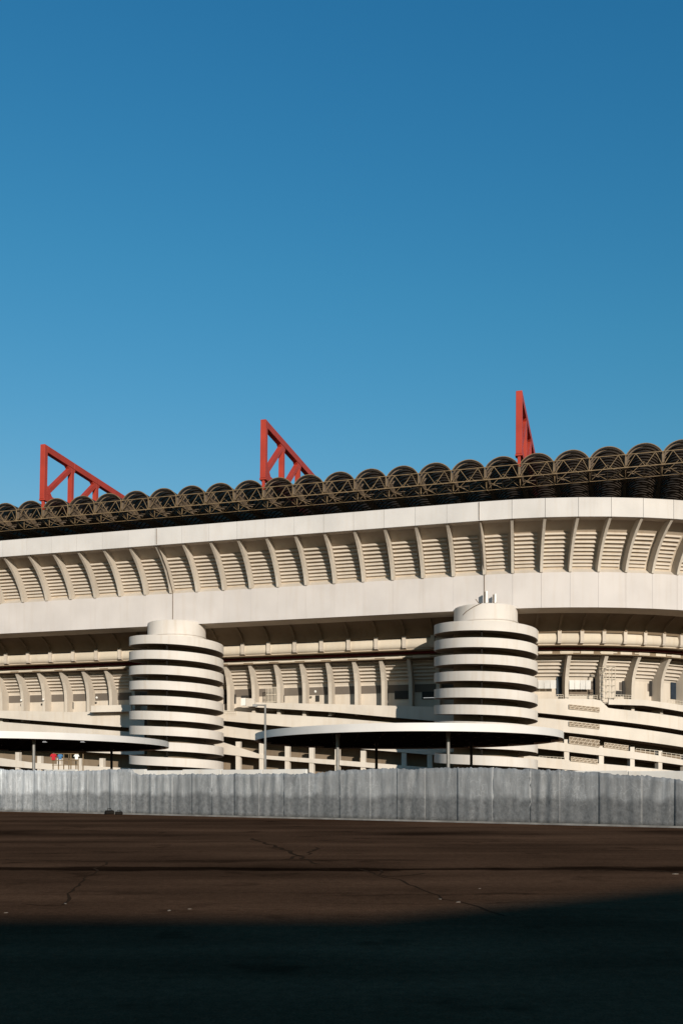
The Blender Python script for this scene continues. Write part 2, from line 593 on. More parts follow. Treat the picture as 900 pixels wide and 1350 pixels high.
for px, py, k in ((223, 1201, 1.0), (250, 1199, .7), (580, 1186, .9), (604, 1190, 1.0), (8, 1204, .7), (632, 1172, .6), (890, 1153, 1.6), (86, 1192, .9)):
    x, y = gpx(px, py)
    place('pale_chip', chip_me, ground, T(x, y, 0.0) @ Matrix.Rotation(rr.uniform(0, 6), 4, 'Z') @ Matrix.Diagonal((k * .8, k * .45, k * .6, 1)))

# ------------------------------------------------------------------ the building behind the camera whose shadow lies on the yard
HB = 9.0
cot = 1 / math.tan(SUN_EL)
sh = Vector((-math.sin(SUN_AZ) * cot, -math.cos(SUN_AZ) * cot, 0)) * HB
c0 = Vector((0.3, 11.4, 0)) - sh
e2 = Vector((5.1, 3.45, 0)).normalized()
plan = [c0 + Vector((-75, 0.25, 0)), c0, c0 + e2 * 34, c0 + e2 * 34 + Vector((e2.y, -e2.x, 0)) * 16, c0 + Vector((10, -18, 0)), c0 + Vector((-75, -18, 0))]
mb = MB()
n = len(plan)
mb.add([(p.x, p.y, 0) for p in plan] + [(p.x, p.y, HB) for p in plan],
       [(i, (i + 1) % n, n + (i + 1) % n, n + i) for i in range(n)] + [tuple(reversed(range(n))), tuple(range(n, 2 * n))])
hb = thing('yard_building', 'long low rendered building behind the photographer that shades the near yard', 'building', T(c0.x, c0.y, 0))
place('wall', mb.mesh('yard_building_wall', 'brick'), hb)
win = MB().box(-.8, .8, -.05, .05, 0, 1.4).mesh('yard_window', 'glass')
for i in range(9):
    for zz in (1.2, 5.2):
        place('window', win, hb, T(c0.x - 5 - i * 7, c0.y + 0.1, zz))

# ------------------------------------------------------------------ stadium: upper ring
SA, SB = -101.0, 66.0
pm = P(-40, -8)
stadium = thing('stadium_building', 'huge cream concrete stadium with ribbed overhanging upper ring and sloping ramps', 'stadium', T(pm.x, pm.y, 0))
BACK = [(33.4, 0.15), (35, 0.6), (37, 1.75), (39, 3.55), (40.3, 5.4)]
RIBO = [(33.4, 1.75), (34.2, 2.0), (35, 2.35), (36, 2.95), (37, 3.65), (38, 4.5), (39, 5.6), (39.7, 6.5), (40.26, 7.3)]
body = sweep([(-3.5, 28.02), (1.3, 28.02), (1.3, 33.35)] + [(w, z) for z, w in BACK] +
             [(7.2, 40.32), (7.2, 42.85), (5.0, 42.4), (-24, 30), (-24, 29.4), (-3.5, 29)], SA, SB)
upper = place('upper_ring', body.mesh('upper_ring', 'bay'), stadium)

unit = {}
def unit_box(key, mat, y0, y1, z0, z1, bevel=0):
    """a box 1 m long, stretched along the bay when placed; shared by all pieces alike"""
    if key not in unit:
        unit[key] = MB().box(-.5, .5, y0, y1, z0, z1).mesh(key, mat)
    return unit[key]
fas = unit_box('fascia_panel', 'fascia', -.3, .0, 40.2, 43.0)
bnd = unit_box('band_panel', 'band', -.2, .0, 28.0, 33.4)
slat = unit_box('louver_slat', 'slat', -.20, .25, 0, .27)
ledge = MB().prism([(-.3, 33.42), (.75, 34.25), (1.1, 34.25), (1.1, 33.42)], -.5, .5).mesh('bay_ledge', 'slat')
rib_me = MB().prism([(-w, z) for z, w in RIBO] + [(-6.4, 40.26)] + [(-w + .25, z) for z, w in reversed(BACK)], -.21, .21).mesh('rib', 'rib')
NSL = 9
slz = [34.45 + i * (39.15 - 34.45) / NSL for i in range(NSL)]
for k in range(-20, 11):
    s0, s1 = grid(k), grid(k + 1)
    m, L = bay_frame(s0, s1, 7.22, 0)
    place('fascia_panel', fas, upper, m @ SX(L - .035))
    m, L = bay_frame(s0, s1, 1.32, 0)
    place('band_panel', bnd, upper, m @ SX(L - .012))
    place('rib', rib_me, upper, frame(s0, 0, 0))
    if -19 <= k <= 7:
        m, L = bay_frame(s0, s1, 1.0, 0)
        place('bay_ledge', ledge, upper, m @ SX(L - .52))
        for z in slz:
            m, L = bay_frame(s0, s1, lerp(BACK, z + .1) + .12, z)
            place('louver_slat', slat, upper, m @ T(-.22, 0, 0) @ SX(L - 1.0))
# expansion joints with a cable at the two towers
for s in (-52.8, 0.0):
    mb = MB()
    for (w0, z0), (w1, z1) in zip([(1.58, 28.1), (1.58, 33.6), (2.5, 35), (3.75, 37), (5.75, 39), (7.56, 40.4), (7.58, 42.9)], [(1.58, 33.6), (2.5, 35), (3.75, 37), (5.75, 39), (7.56, 40.4), (7.58, 42.9)]):
        a, b = P(s + .0, w0), P(s + .0, w1)
        mb.beam((a.x, a.y, z0), (b.x, b.y, z1), .10, .10)
    place('joint_cable', mb.mesh('joint_cable', 'valley'), upper)

# soffit under the upper ring
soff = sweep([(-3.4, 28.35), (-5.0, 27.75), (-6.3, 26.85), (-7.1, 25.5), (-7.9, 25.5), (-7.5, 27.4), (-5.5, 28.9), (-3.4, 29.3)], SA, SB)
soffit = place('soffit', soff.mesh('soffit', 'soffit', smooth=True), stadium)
srib = MB().prism([(3.4, 28.1), (4.85, 27.45), (6.05, 26.5), (6.75, 25.5), (7.4, 25.5), (5.2, 28.2), (3.4, 28.9)], -.2, .2).mesh('soffit_rib', 'soffit')
for k in range(-20, 14):
    place('soffit_rib', srib, soffit, frame(grid(k), 0, 0))

# gallery: rolled panels between short pillars, a dark red line under them
gal = place('gallery', sweep([(-7.6, 23.5), (-7.6, 25.6), (-9.2, 25.6), (-9.2, 23.5)], SA, SB).mesh('gallery', 'strip'), stadium)
rollp = [(-7.58, 25.5), (-7.25, 25.35), (-7.08, 25.0), (-7.02, 24.5), (-7.12, 24.05), (-7.4, 23.75), (-7.75, 23.66), (-7.75, 25.5)]
roll = MB().prism([(-(w + 7.6), z) for w, z in rollp], -.5, .5).mesh('rolled_panel', 'strip', smooth=True)
gpil = MB().prism([(.1, 25.75), (-.95, 25.75), (-.95, 24.1), (-.8, 23.75), (.1, 23.6)], -.3, .3).mesh('gallery_pillar', 'slat')
for k in range(-20, 14):
    place('gallery_pillar', gpil, gal, frame(grid(k), -7.6, 0))
    m, L = bay_frame(grid(k), grid(k + 1), -7.6, 0)
    place('rolled_panel', roll, gal, m @ SX(L - .6))
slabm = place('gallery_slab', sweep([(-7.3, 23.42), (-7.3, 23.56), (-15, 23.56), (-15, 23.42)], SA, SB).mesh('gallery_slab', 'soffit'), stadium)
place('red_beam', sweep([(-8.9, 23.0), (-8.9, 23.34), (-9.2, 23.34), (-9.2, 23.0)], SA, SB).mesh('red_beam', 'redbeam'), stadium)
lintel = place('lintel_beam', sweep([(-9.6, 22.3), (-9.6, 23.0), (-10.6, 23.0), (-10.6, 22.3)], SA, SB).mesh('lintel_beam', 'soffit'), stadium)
lp = unit_box('lintel_panel', 'strip', -.08, 0, 22.42, 22.86)
for k in range(-20, 14):
    m, L = bay_frame(grid(k), grid(k + 1), -9.62, 0)
    place('lintel_panel', lp, lintel, m @ SX(L * .62))

# ------------------------------------------------------------------ stadium: second ring wall with its curved columns
LBACK = [(15, -14.2), (18.6, -14.2), (19.2, -14.0), (22.6, -11.9)]
lw = sweep([(-14.2, 14.2), (-14.2, 18.6), (-14.0, 19.2), (-11.9, 22.6), (-11.7, 23.3), (-17, 23.3), (-17, 14.2)], SA - 2, SB)
lower = place('second_ring_wall', lw.mesh('second_ring_wall', 'lower'), stadium)
place('ramp_back_wall', sweep([(-14.6, 0), (-14.6, 14.19), (-17, 14.19), (-17, 0)], SA - 2, SB).mesh('ramp_back_wall', 'inner'), stadium)  # darkened concrete: shade behind the ramps is in its colour
colp = [(9.9, 22.55), (10.6, 21.6), (11.35, 20.3), (11.85, 18.9), (12.05, 17.3), (12.1, 13.0), (14.3, 13.0), (14.3, 18.6), (12.1, 22.55)]
col_me = MB().prism(colp, -.31, .31).mesh('column', 'rib')
cap_me = MB().box(-1.5, 1.5, 9.5, 11.0, 22.56, 22.76).mesh('column_cap', 'strip')
slat2 = unit_box('shade_slat', 'slat', -.42, .3, 0, .24)
gband = unit_box('grey_panel', 'greyband', -.07, .1, 16.95, 18.35)
cols = [grid(k) for k in range(-21, 1)]
cols += [s_at(x, -12.1) for x in (702, 746.7, 793, 834, 872, 905, 932, 954)]
cols = sorted(c for c in cols if abs(c) > 3.0 or c < 0)
for c in cols:
    place('column', col_me, lower, frame(c, 0, 0))
    place('column_cap', cap_me, lower, frame(c, 0, 0))
for a, b in zip(cols, cols[1:]):
    for i in range(6):
        z = 19.15 + i * .58
        m, L = bay_frame(a, b, lerp(LBACK, z) + .12, z)
        place('shade_slat', slat2, lower, m @ SX(L - .72))
    m, L = bay_frame(a, b, -14.2, 0)
    place('grey_panel', gband, lower, m @ SX(L - .7))

# ------------------------------------------------------------------ access ramps that slope down round the second ring
def poly(pts, w):
    return [z_at(x, y, w) for x, y in pts]
def zof(tab, s):
    if s <= tab[0][0]:
        (a, za), (b, zb) = tab[0], tab[1]
    elif s >= tab[-1][0]:
        (a, za), (b, zb) = tab[-2], tab[-1]
    else:
        for (a, za), (b, zb) in zip(tab, tab[1:]):
            if s <= b:
                break
    return za + (zb - za) * (s - a) / (b - a)

def ramp(x0, x1, top, bot, w=-10.5, inner=-14.55, name='access_ramp', mat='ramp'):
    tt, bb = poly(top, w), poly(bot, w)
    sa, sb = s_at(x0, w), s_at(x1, w)
    nst = max(3, int((sb - sa) / 1.6))
    V, F = [], []
    for i in range(nst + 1):
        s = sa + (sb - sa) * i / nst
        zt, zb = zof(tt, s), zof(bb, s)
        for ww, z in ((w, zb), (w, zt), (w - .28, zt), (w - .28, zb), (w - .285, zb + .27), (inner, zb + .27), (inner, zb + .01), (w - .285, zb + .01)):
            p = P(s, ww)
            V.append((p.x, p.y, z))
    def tubef(off):
        G = []
        n = 8
        ix = [off + j for j in range(4)]
        for i in range(nst):
            G += [(i * n + ix[k], i * n + ix[(k + 1) % 4], (i + 1) * n + ix[(k + 1) % 4], (i + 1) * n + ix[k]) for k in range(4)]
        return G + [tuple(reversed(ix)), tuple(nst * n + k for k in ix)]
    def pick(G):
        used = sorted({i for q in G for i in q})
        mp = {u: i for i, u in enumerate(used)}
        return MB().add([V[u] for u in used], [tuple(mp[i] for i in q) for q in G])
    o = place(name, pick(tubef(0)).mesh(name, mat), stadium)
    place('ramp_deck', pick(tubef(4)).mesh('ramp_deck', 'inner'), o)  # deck in the darkened concrete, gap shade in its colour
    return o

ramps = {}
# left of the left tower
ramps['l1'] = ramp(-40, 190, [(0, 937), (100, 939), (180, 938)], [(0, 946.7), (150, 958), (190, 961)])
ramps['l2'] = ramp(-40, 190, [(0, 951.8), (150, 963.5)], [(0, 968), (150, 979)])
ramps['l3'] = ramp(-40, 190, [(0, 974), (150, 984)], [(0, 984), (150, 994)])
ramps['l4'] = ramp(-40, 190, [(0, 999.5), (45, 1006), (150, 1012)], [(0, 1010), (150, 1022)])
# between the towers
ramps['m1'] = ramp(326, 600, [(326, 926), (440, 928.5), (600, 933)], [(326, 932), (350, 933.5), (440, 939), (505, 945), (600, 953)])
ramps['m2'] = ramp(262, 600, [(262, 934), (350, 941), (440, 946.5), (600, 960)], [(262, 947), (294, 950.5), (380, 958.5), (600, 974)])
ramps['m3'] = ramp(262, 600, [(262, 954), (294, 957), (345, 964), (600, 984)], [(262, 968), (294, 971), (345, 977), (600, 998)])
ramps['m4'] = ramp(262, 600, [(262, 975), (294, 979), (335, 992), (345, 996), (440, 1002), (600, 1015)], [(262, 991), (294, 994.5), (350, 1001), (440, 1008.5), (600, 1022)])
# right of the right tower, round the corner
ramps['r0'] = ramp(802, 945, [(802, 921), (850, 923), (900, 930), (945, 938)], [(802, 929), (850, 930.5), (900, 938.6), (945, 947)], w=-10.2)
ramps['r1'] = ramp(690, 945, [(690, 921.5), (790, 922), (802, 934), (900, 946), (945, 953)], [(690, 938), (709, 940), (780, 947.5), (900, 963.3), (945, 971)])
ramps['r2'] = ramp(690, 945, [(690, 944.5), (709, 946), (780, 954), (900, 970), (945, 977)], [(690, 960), (709, 962), (780, 969.5), (840, 977), (900, 985.3), (945, 992)])
ramps['r3'] = ramp(690, 945, [(690, 974), (709, 976), (780, 984), (900, 1002), (945, 1009)], [(690, 985), (709, 987), (780, 995), (900, 1009.3), (945, 1015)])
ramps['r4'] = ramp(690, 945, [(690, 996), (709, 998), (780, 1006), (900, 1018), (945, 1022)], [(690, 1010), (780, 1018), (900, 1028), (945, 1032)])

# pillars that carry the ramps
pil = MB().box(-.42, .42, .15, 1.0, 0, 1).mesh('ramp_pillar', 'ramp')
def ramp_pillar(px, ytop, w=-10.55):
    s, z = z_at(px, ytop, w)
    place('ramp_pillar', pil, lower, frame(s, w, 0) @ Matrix.Diagonal((1, 1, z, 1)))
for px, y in ((-12, 990), (22, 992), (51, 997), (77, 1000), (104, 1000), (133, 1000), (313, 978), (344, 980), (378, 983), (410, 986), (444, 988), (478, 990), (532, 993), (566, 994), (747, 975), (793, 984), (834, 985), (871, 990), (905, 995)):
    ramp_pillar(px, y)

# railings and lattice grilles on the ramps
def railing(x0, x1, y0a, y1a, y0b, y1b, w, bars, name='railing', mat='strip', r=.035):
    """top and foot lines given at both ends in picture rows"""
    mb = MB()
    ends = []
    for x, yt, yb in ((x0, y0a, y1a), (x1, y0b, y1b)):
        s, zt = z_at(x, yt, w)
        _, zb = z_at(x, yb, w)
        ends.append((s, zt, zb))
    (sa, ta, ba), (sb, tb, bb) = ends
    for i in range(bars + 1):
        k = i / bars
        p = P(sa + (sb - sa) * k, w)
        mb.beam((p.x, p.y, ba + (bb - ba) * k), (p.x, p.y, ta + (tb - ta) * k), r * 1.6, r * 1.6)
    n = 6
    for i in range(n):
        for f in (1.0, 0.5):
            k0, k1 = i / n, (i + 1) / n
            p, q = P(sa + (sb - sa) * k0, w), P(sa + (sb - sa) * k1, w)
            z0 = ba + (bb - ba) * k0 + f * (ta + (tb - ta) * k0 - ba - (bb - ba) * k0)
            z1 = ba + (bb - ba) * k1 + f * (ta + (tb - ta) * k1 - ba - (bb - ba) * k1)
            mb.beam((p.x, p.y, z0), (q.x, q.y, z1), r * 1.8, r * 1.8)
    place(name, mb.mesh(name, mat), stadium)
railing(296, 311, 938, 944, 938, 944, -10.42, 6)
railing(320, 345, 961.5, 966, 963, 968, -10.55, 8)
railing(733, 742, 916, 921, 916, 921, -10.6, 3)
railing(750, 787, 916, 921.5, 917, 922, -10.6, 8)
railing(810, 832, 916, 922, 917, 922.5, -10.4, 6)
railing(880, 900, 923, 930, 925, 932, -10.4, 5)
railing(838, 868, 987, 992.5, 990, 997, -10.6, 5)
railing(872, 902, 992, 998, 996, 1002.5, -10.6, 5)
railing(710, 744, 997, 1001, 999, 1004, -10.6, 7)

def panel_px(name, mat, x0, x1, y0, y1, w, thick=.12, parent=None, shear=0):
    """a flat rectangular piece fixed to the wall at offset w, its corners read off the picture"""
    sa, sb = s_at(x0, w), s_at(x1, w)
    mid = (x0 + x1) / 2
    _, zt = z_at(mid, y0, w)
    _, zb = z_at(mid, y1, w)
    m, L = bay_frame(sa, sb, w, 0)
    mb = MB()
    h = shear * P(sa, w).y / 1240
    mb.add([(-L / 2, -thick, zb + h), (L / 2, -thick, zb - h), (L / 2, 0, zb - h), (-L / 2, 0, zb + h), (-L / 2, -thick, zt + h), (L / 2, -thick, zt - h), (L / 2, 0, zt - h), (-L / 2, 0, zt + h)],
           [(0, 3, 2, 1), (4, 5, 6, 7), (0, 1, 5, 4), (1, 2, 6, 5), (2, 3, 7, 6), (3, 0, 4, 7)])
    return place(name, mb.mesh(name, mat), parent or stadium, m)

def grille(x0, x1, y0, y1, w, shear):
    """an opening in the parapet closed with slanting bars"""
    base = panel_px('lattice_opening', 'inner', x0, x1, y0, y1, w, .02, shear=shear)
    sa, sb = s_at(x0, w), s_at(x1, w)
    _, zt = z_at((x0 + x1) / 2, y0, w)
    _, zb = z_at((x0 + x1) / 2, y1, w)
    m, L = bay_frame(sa, sb, w, 0)
    h = shear * P(sa, w).y / 1240
    mb = MB()
    n = 7
    for i in range(n):
        xa = -L / 2 + L * i / n
        xb = xa + L / n
        za, zc = zb + h * (1 - 2 * i / n), zb + h * (1 - 2 * (i + 1) / n)
        mb.beam((xa, -.06, za), (xb, -.06, zc + (zt - zb)), .05, .08)
        mb.beam((xa, -.07, za + (zt - zb)), (xa, -.07, za), .05, .08)
    for f in (0, .5, 1):
        mb.beam((-L / 2, -.08, zb + h + f * (zt - zb)), (L / 2, -.08, zb - h + f * (zt - zb)), .05, .09)
    place('lattice_bars', mb.mesh('lattice_bars', 'bay'), base, Matrix.Identity(4), local=True)
grille(750, 790, 931, 936.5, -10.32, 2)
grille(750, 790, 953.5, 959, -10.32, 2)
grille(750, 790, 974, 982.5, -10.32, 2.5)
grille(796, 828, 981.5, 987, -10.32, 2)
grille(752, 788, 1000, 1005, -10.32, 2)

# doors, boards, cabinets and lamps fixed to the second ring
for x0, x1, y0, y1, mat, nm in (
        (0, 3, 922, 938, 'dark', 'doorway'), (86, 97, 926, 935, 'dark', 'doorway'), (371, 375, 917, 926, 'dark', 'doorway'), (416, 421, 917, 925, 'dark', 'doorway'),
        (295, 311, 916, 928, 'dark', 'doorway'), (318, 340, 917, 920, 'dark', 'sign_board'), (54, 64, 927.5, 930, 'dark', 'sign_board'), (27, 30, 928, 931, 'dark', 'sign_board'),
        (520, 543, 911, 922, 'dark', 'doorway'), (556, 577, 912, 922, 'dark', 'doorway'),
        (733, 740, 890, 918, 'glass', 'glass_door'), (782, 788, 895, 918, 'glass', 'glass_door'), (811, 819, 911, 918, 'dark', 'doorway'), (820, 824, 898, 918, 'dark', 'doorway'),
        (750, 781, 909.5, 917, 'valley', 'shop_front'), (856, 861, 898, 918, 'dark', 'doorway'), (884, 894, 900, 922, 'glass', 'glass_door')):
    panel_px(nm, mat, x0, x1, y0, y1, -14.06, .06)
for i in range(4):
    panel_px('frosted_pane', 'frosted', 750 + i * 7.2, 756.8 + i * 7.2, 897, 909, -12.9, .06)
for i in range(3):
    panel_px('frosted_pane', 'frosted', 709 + i * 8, 716.6 + i * 8, 897, 908, -12.9, .06)
panel_px('equipment_cabinet', 'white', 320, 326, 921, 931, -10.3, .9)
panel_px('equipment_cabinet', 'ramp', 326.6, 337, 921.5, 932, -10.3, .8)
panel_px('ledge_box', 'ramp', 121, 174, 930, 938.8, -9.0, .3)
panel_px('ledge_slab', 'ramp', 121, 174, 938, 939, -10.3, 1.4)
for px, py in ((28, 923.5), (57, 922.5), (127.5, 920), (415.5, 912)):
    s, z = z_at(px, py, -11.7)
    place('globe_lamp', MB().lathe([(0.001, -.24), (.17, -.17), (.24, 0), (.17, .17), (0.001, .24)], 10, False).mesh('globe_lamp', 'white', smooth=True), stadium, frame(s, -11.7, z))
# barred gate
def gate_px(x0, x1, y0, y1, w, nb):
    sa, sb = s_at(x0, w), s_at(x1, w)
    _, zt = z_at((x0 + x1) / 2, y0, w)
    _, zb = z_at((x0 + x1) / 2, y1, w)
    m, L = bay_frame(sa, sb, w, 0)
    mb = MB()
    for i in range(nb + 1):
        mb.beam((-L / 2 + L * i / nb, 0, zb), (-L / 2 + L * i / nb, 0, zt), .09, .09)
    for f in (0.02, .5, .98):
        mb.beam((-L / 2, -.02, zb + f * (zt - zb)), (L / 2, -.02, zb + f * (zt - zb)), .10, .10)
    place('barred_gate', mb.mesh('barred_gate', 'strip'), stadium, m)
gate_px(351, 364, 906, 926, -11.9, 7)
tube_s, tube_z = z_at(568, 920, -10.2)
place('light_tube', MB().box(-1.3, 1.3, -.07, .07, -.05, .05).mesh('light_tube', 'bulb'), stadium, frame(tube_s, -10.2, tube_z))

# ------------------------------------------------------------------ spiral ramp towers
PITCH, TR, TRI = 2.5, 8.0, 5.0
def helix(outline, seg=64):
    """(radius, z) outline carried once round, falling by one pitch; starts at the back, front faces -Y"""
    V, F = [], []
    n = len(outline)
    for i in range(seg + 1):
        ph = -PI + 2 * PI * i / seg
        dz = -PITCH * ph / (2 * PI)
        for r, z in outline:
            V.append((r * math.sin(ph), -r * math.cos(ph), z + dz))
    for i in range(seg):
        F += [(i * n + k, i * n + (k + 1) % n, (i + 1) * n + (k + 1) % n, (i + 1) * n + k) for k in range(n)]
    F += [tuple(reversed(range(n))), tuple(seg * n + k for k in range(n))]
    return MB().add(V, F)
par_me = helix([(TR, 0.0), (TR, 1.43), (TR - .22, 1.43), (TR - .22, 0.0)]).mesh('parapet_band', 'tower', smooth=True)
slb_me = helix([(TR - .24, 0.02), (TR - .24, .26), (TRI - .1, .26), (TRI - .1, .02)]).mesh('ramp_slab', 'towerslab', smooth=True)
inner_me = MB().lathe([(4.97, 0), (4.97, 24.6), (4.9, 24.6), (4.9, 0)], 64, True).mesh('core_wall', 'inner', smooth=True)  # thin sleeve round the core, gap shade put into its colour
core_me = MB().lathe([(0.001, 0), (4.93, 0), (4.93, 28.25), (4.8, 28.4), (0.001, 28.4)], 64, False).mesh('core_drum', 'tower', smooth=True)
ring_me = MB().lathe([(4.95, 25.9), (5.05, 25.95), (5.05, 26.05), (4.95, 26.1)], 64, True).mesh('drum_band', 'tower', smooth=True)
pipe_me = MB().tube([(0, 0, 0.3), (0, 0, 24.4)], .17, 8).mesh('drain_pipe', 'rubble')
roofslab_me = helix([(TR - .25, 1.1), (TR - .25, 1.25), (TRI - .1, 1.25), (TRI - .1, 1.1)]).mesh('roof_slab', 'tower', smooth=True)

def tower(s, label, pipe_ph, rot):
    p = P(s, 0)
    t = thing('spiral_ramp_tower', label, 'tower', T(p.x, p.y, 0) @ Matrix.Rotation(rot, 4, 'Z'), 'spiral ramp towers of the stadium')
    place('core_drum', core_me, t, None, local=True)
    place('drum_band', ring_me, t, None, local=True)
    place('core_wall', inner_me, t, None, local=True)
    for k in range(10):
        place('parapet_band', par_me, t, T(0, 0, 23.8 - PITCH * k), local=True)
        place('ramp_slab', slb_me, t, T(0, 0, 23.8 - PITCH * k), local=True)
    place('roof_slab', roofslab_me, t, T(0, 0, 23.8), local=True)
    place('drain_pipe', pipe_me, t, T(7.3 * math.sin(pipe_ph), -7.3 * math.cos(pipe_ph), 0), local=True)
    return t
tL = tower(-52.82, 'left spiral ramp tower with stacked white bands and bare drum top', -.22, R_(9.9))
tR = tower(0.0, 'right spiral ramp tower with antennas on its drum, behind the round canopy', -.08, R_(-8.7))

# antennas and cable on the right tower
pr = P(0, 0)
def antenna(px, y0, y1, wid, label):
    d = pr.y - 3.0
    x = (px - 450) / 1240 * d
    z1 = (1028 - y0) * d / 1240 + EYE
    a = thing('panel_antenna', label, 'antenna', T(x, d, 28.4), 'antennas on the right tower')
    zt = z1 - 28.4
    place('mast', MB().tube([(0, 0.2, 0), (0, 0.2, zt + .1)], .06, 6).mesh('mast', 'galv'), a, None, local=True)
    place('radome', MB().tube([(0, 0, max(.35, zt - wid * 7)), (0, 0, zt)], wid / 2, 10).mesh('radome', 'white', smooth=True), a, None, local=True)
    place('dark_back', MB().box(-wid / 2 - .16, -wid / 2 + .02, -.05, .2, max(.3, zt - wid * 6), zt - .1).mesh('antenna_back', 'valley'), a, None, local=True)
    place('stay', MB().tube([(0, .2, .9), (.5, .3, 0.0)], .04, 5).mesh('stay', 'galv'), a, None, local=True)
antenna(641, 779.5, 799, .40, 'taller white panel antenna on the right tower drum')
antenna(652.5, 783, 796, .34, 'shorter white panel antenna on the right tower drum')
a = thing('leaning_rod', 'thin leaning dark rod beside the antennas on the right tower drum', 'rod', T((633 - 450) / 1240 * 144, 144, 28.4))
place('rod', MB().tube([(0, 0, 0), (-.75, 0, .95)], .06, 6).mesh('rod', 'valley'), a, None, local=True)
pts = []
for i in range(9):
    ph = -.75 + .63 * i / 8 - R_(8.7) * 0
    pts.append((4.99 * math.sin(ph), -4.99 * math.cos(ph), 26.9 + 1.5 * (i / 8) ** 0.8))
place('drum_cable', MB().tube(pts, .05, 5).mesh('drum_cable', 'valley'), tR, None, local=True)

# ------------------------------------------------------------------ roof: a straight row of ribbed barrel vaults behind an edge truss
WE, VW, RL = 7.5, 5.0, 46.0
VZ0, RISE = 47.85, 1.45
NV = 30
S0R = 5.87 - VW * 22
roof_m = frame(S0R, WE, 0, straight=True)
roof = thing('stadium_roof', 'dark barrel-vaulted roof with pale edge truss above the stadium', 'roof', roof_m)
# roof-local axes: x along the edge, y inward, z up
def arc(r_off, n=14):
    hw = VW / 2 - .12
    Rr = (hw * hw + RISE * RISE) / (2 * RISE)
    a = math.asin(hw / Rr)
    zc = VZ0 + RISE - Rr
    return [((Rr + r_off) * math.sin(-a + 2 * a * i / n), zc + (Rr + r_off) * math.cos(-a + 2 * a * i / n)) for i in range(n + 1)]
mb = MB()
ins, out = arc(0), arc(.12)
ring = ins + out[::-1]
n = len(ring)
mb.add([(x, 0, z) for x, z in ring] + [(x, RL, z) for x, z in ring], [(i, (i + 1) % n, n + (i + 1) % n, n + i) for i in range(n)] + [tuple(range(n)), tuple(reversed(range(n, 2 * n)))])
vault_me = mb.mesh('roof_vault', 'vault', smooth=True)
mb = MB()
y = 0.55
while y < 34:
    a1, a0 = arc(-.02, 12), arc(-.20, 12)
    ring = a0 + a1[::-1]
    n = len(ring)
    mb.add([(x, y, z) for x, z in ring] + [(x, y + .13, z) for x, z in ring], [(i, (i + 1) % n, n + (i + 1) % n, n + i) for i in range(n)] + [tuple(range(n)), tuple(reversed(range(n, 2 * n)))])
    y += 1.3
arch_me = mb.mesh('vault_ribs', 'valley')
rim_me = MB()
a1, a0 = arc(.15, 14), arc(.05, 14)
ring = a0 + a1[::-1]
n = len(ring)
rim_me.add([(x, -.12, z) for x, z in ring] + [(x, -.01, z) for x, z in ring], [(i, (i + 1) % n, n + (i + 1) % n, n + i) for i in range(n)] + [tuple(range(n)), tuple(reversed(range(n, 2 * n)))])
rim_me = rim_me.mesh('vault_rim', 'steel')
ZT, ZB = 47.95, 46.1
def trussbay(y, zt, zb, r, wide):
    mb = MB()
    mb.beam((0, y, zt), (VW, y, zt), r, r)
    mb.beam((0, y, zb), (VW, y, zb), r * 1.25, r * 1.25)
    mb.beam((0, y, zb), (0, y, zt), r * 1.2, r * 1.2)
    for a, b in (((.15, zb), (VW * .27, zt)), ((VW * .27, zt), (VW * .53, zb)), ((VW * .53, zb), (VW * .80, zt)), ((VW * .8, zt), (VW - .1, zb))):
        mb.beam((a[0], y + .02, a[1]), (b[0], y + .02, b[1]), r * .8, r * .8)
    if wide:
        mb.beam((VW / 2, y, zb), (VW / 2, y + 2.2, zb - .9), r * .5, r * .5)
        mb.beam((0, y, zb), (0, y + 2.2, zb - .9), r * .8, r * .8)
        mb.beam((0, y, zb), (VW / 2, y + 2.2, zb - .9), r * .5, r * .5)
        mb.beam((VW / 2, y + 2.2, zb - .9), (VW, y, zb), r * .5, r * .5)
        mb.beam((0, y + 2.2, zb - .9), (VW, y + 2.2, zb - .9), r * .7, r * .7)
        mb.beam((0, y + 2.2, zb - .9), (0, y + 2.2, zt - .5), r, r)
        for a, b in (((0, zb - .9), (VW * .5, zt - .5)), ((VW * .5, zt - .5), (VW, zb - .9))):
            mb.beam((a[0], y + 2.22, a[1]), (b[0], y + 2.22, b[1]), r * .6, r * .6)
    return mb
truss_me = trussbay(-.3, ZT, ZB, .095, True).mesh('edge_truss_bay', 'steel')
beam_me = MB().box(-.22, .22, 0.02, RL, 46.55, 47.7).mesh('gutter_beam', 'valley')
mb = MB()
for i in range(7):
    y0 = 4 + i * 4.0
    mb.beam((.22, y0, 46.7), (VW - .22, y0, 46.7), .14, .14)
    mb.beam((.22, y0, 46.7), (VW - .22, y0 + 4, 46.7), .10, .10)
brace_me = mb.mesh('roof_bracing', 'valley')
for k in range(NV):
    v = place('roof_vault', vault_me, roof, T((k + .5) * VW, 0, 0), local=True)
    place('vault_ribs', arch_me, v, None, local=True)
    place('vault_rim', rim_me, v, None, local=True)
    place('edge_truss_bay', truss_me, roof, T(k * VW, 0, 0), local=True)
    place('gutter_beam', beam_me, roof, T(k * VW, 0, 0), local=True)
    place('roof_bracing', brace_me, roof, T(k * VW, 0, 0), local=True)
post_me = MB().box(-.3, .3, 21.7, 22.3, 34.6, 46.6).mesh('support_post', 'valley')
for k in range(0, NV, 8):
    place('support_post', post_me, roof, T((k + 6) * VW, 0, 0), local=True)

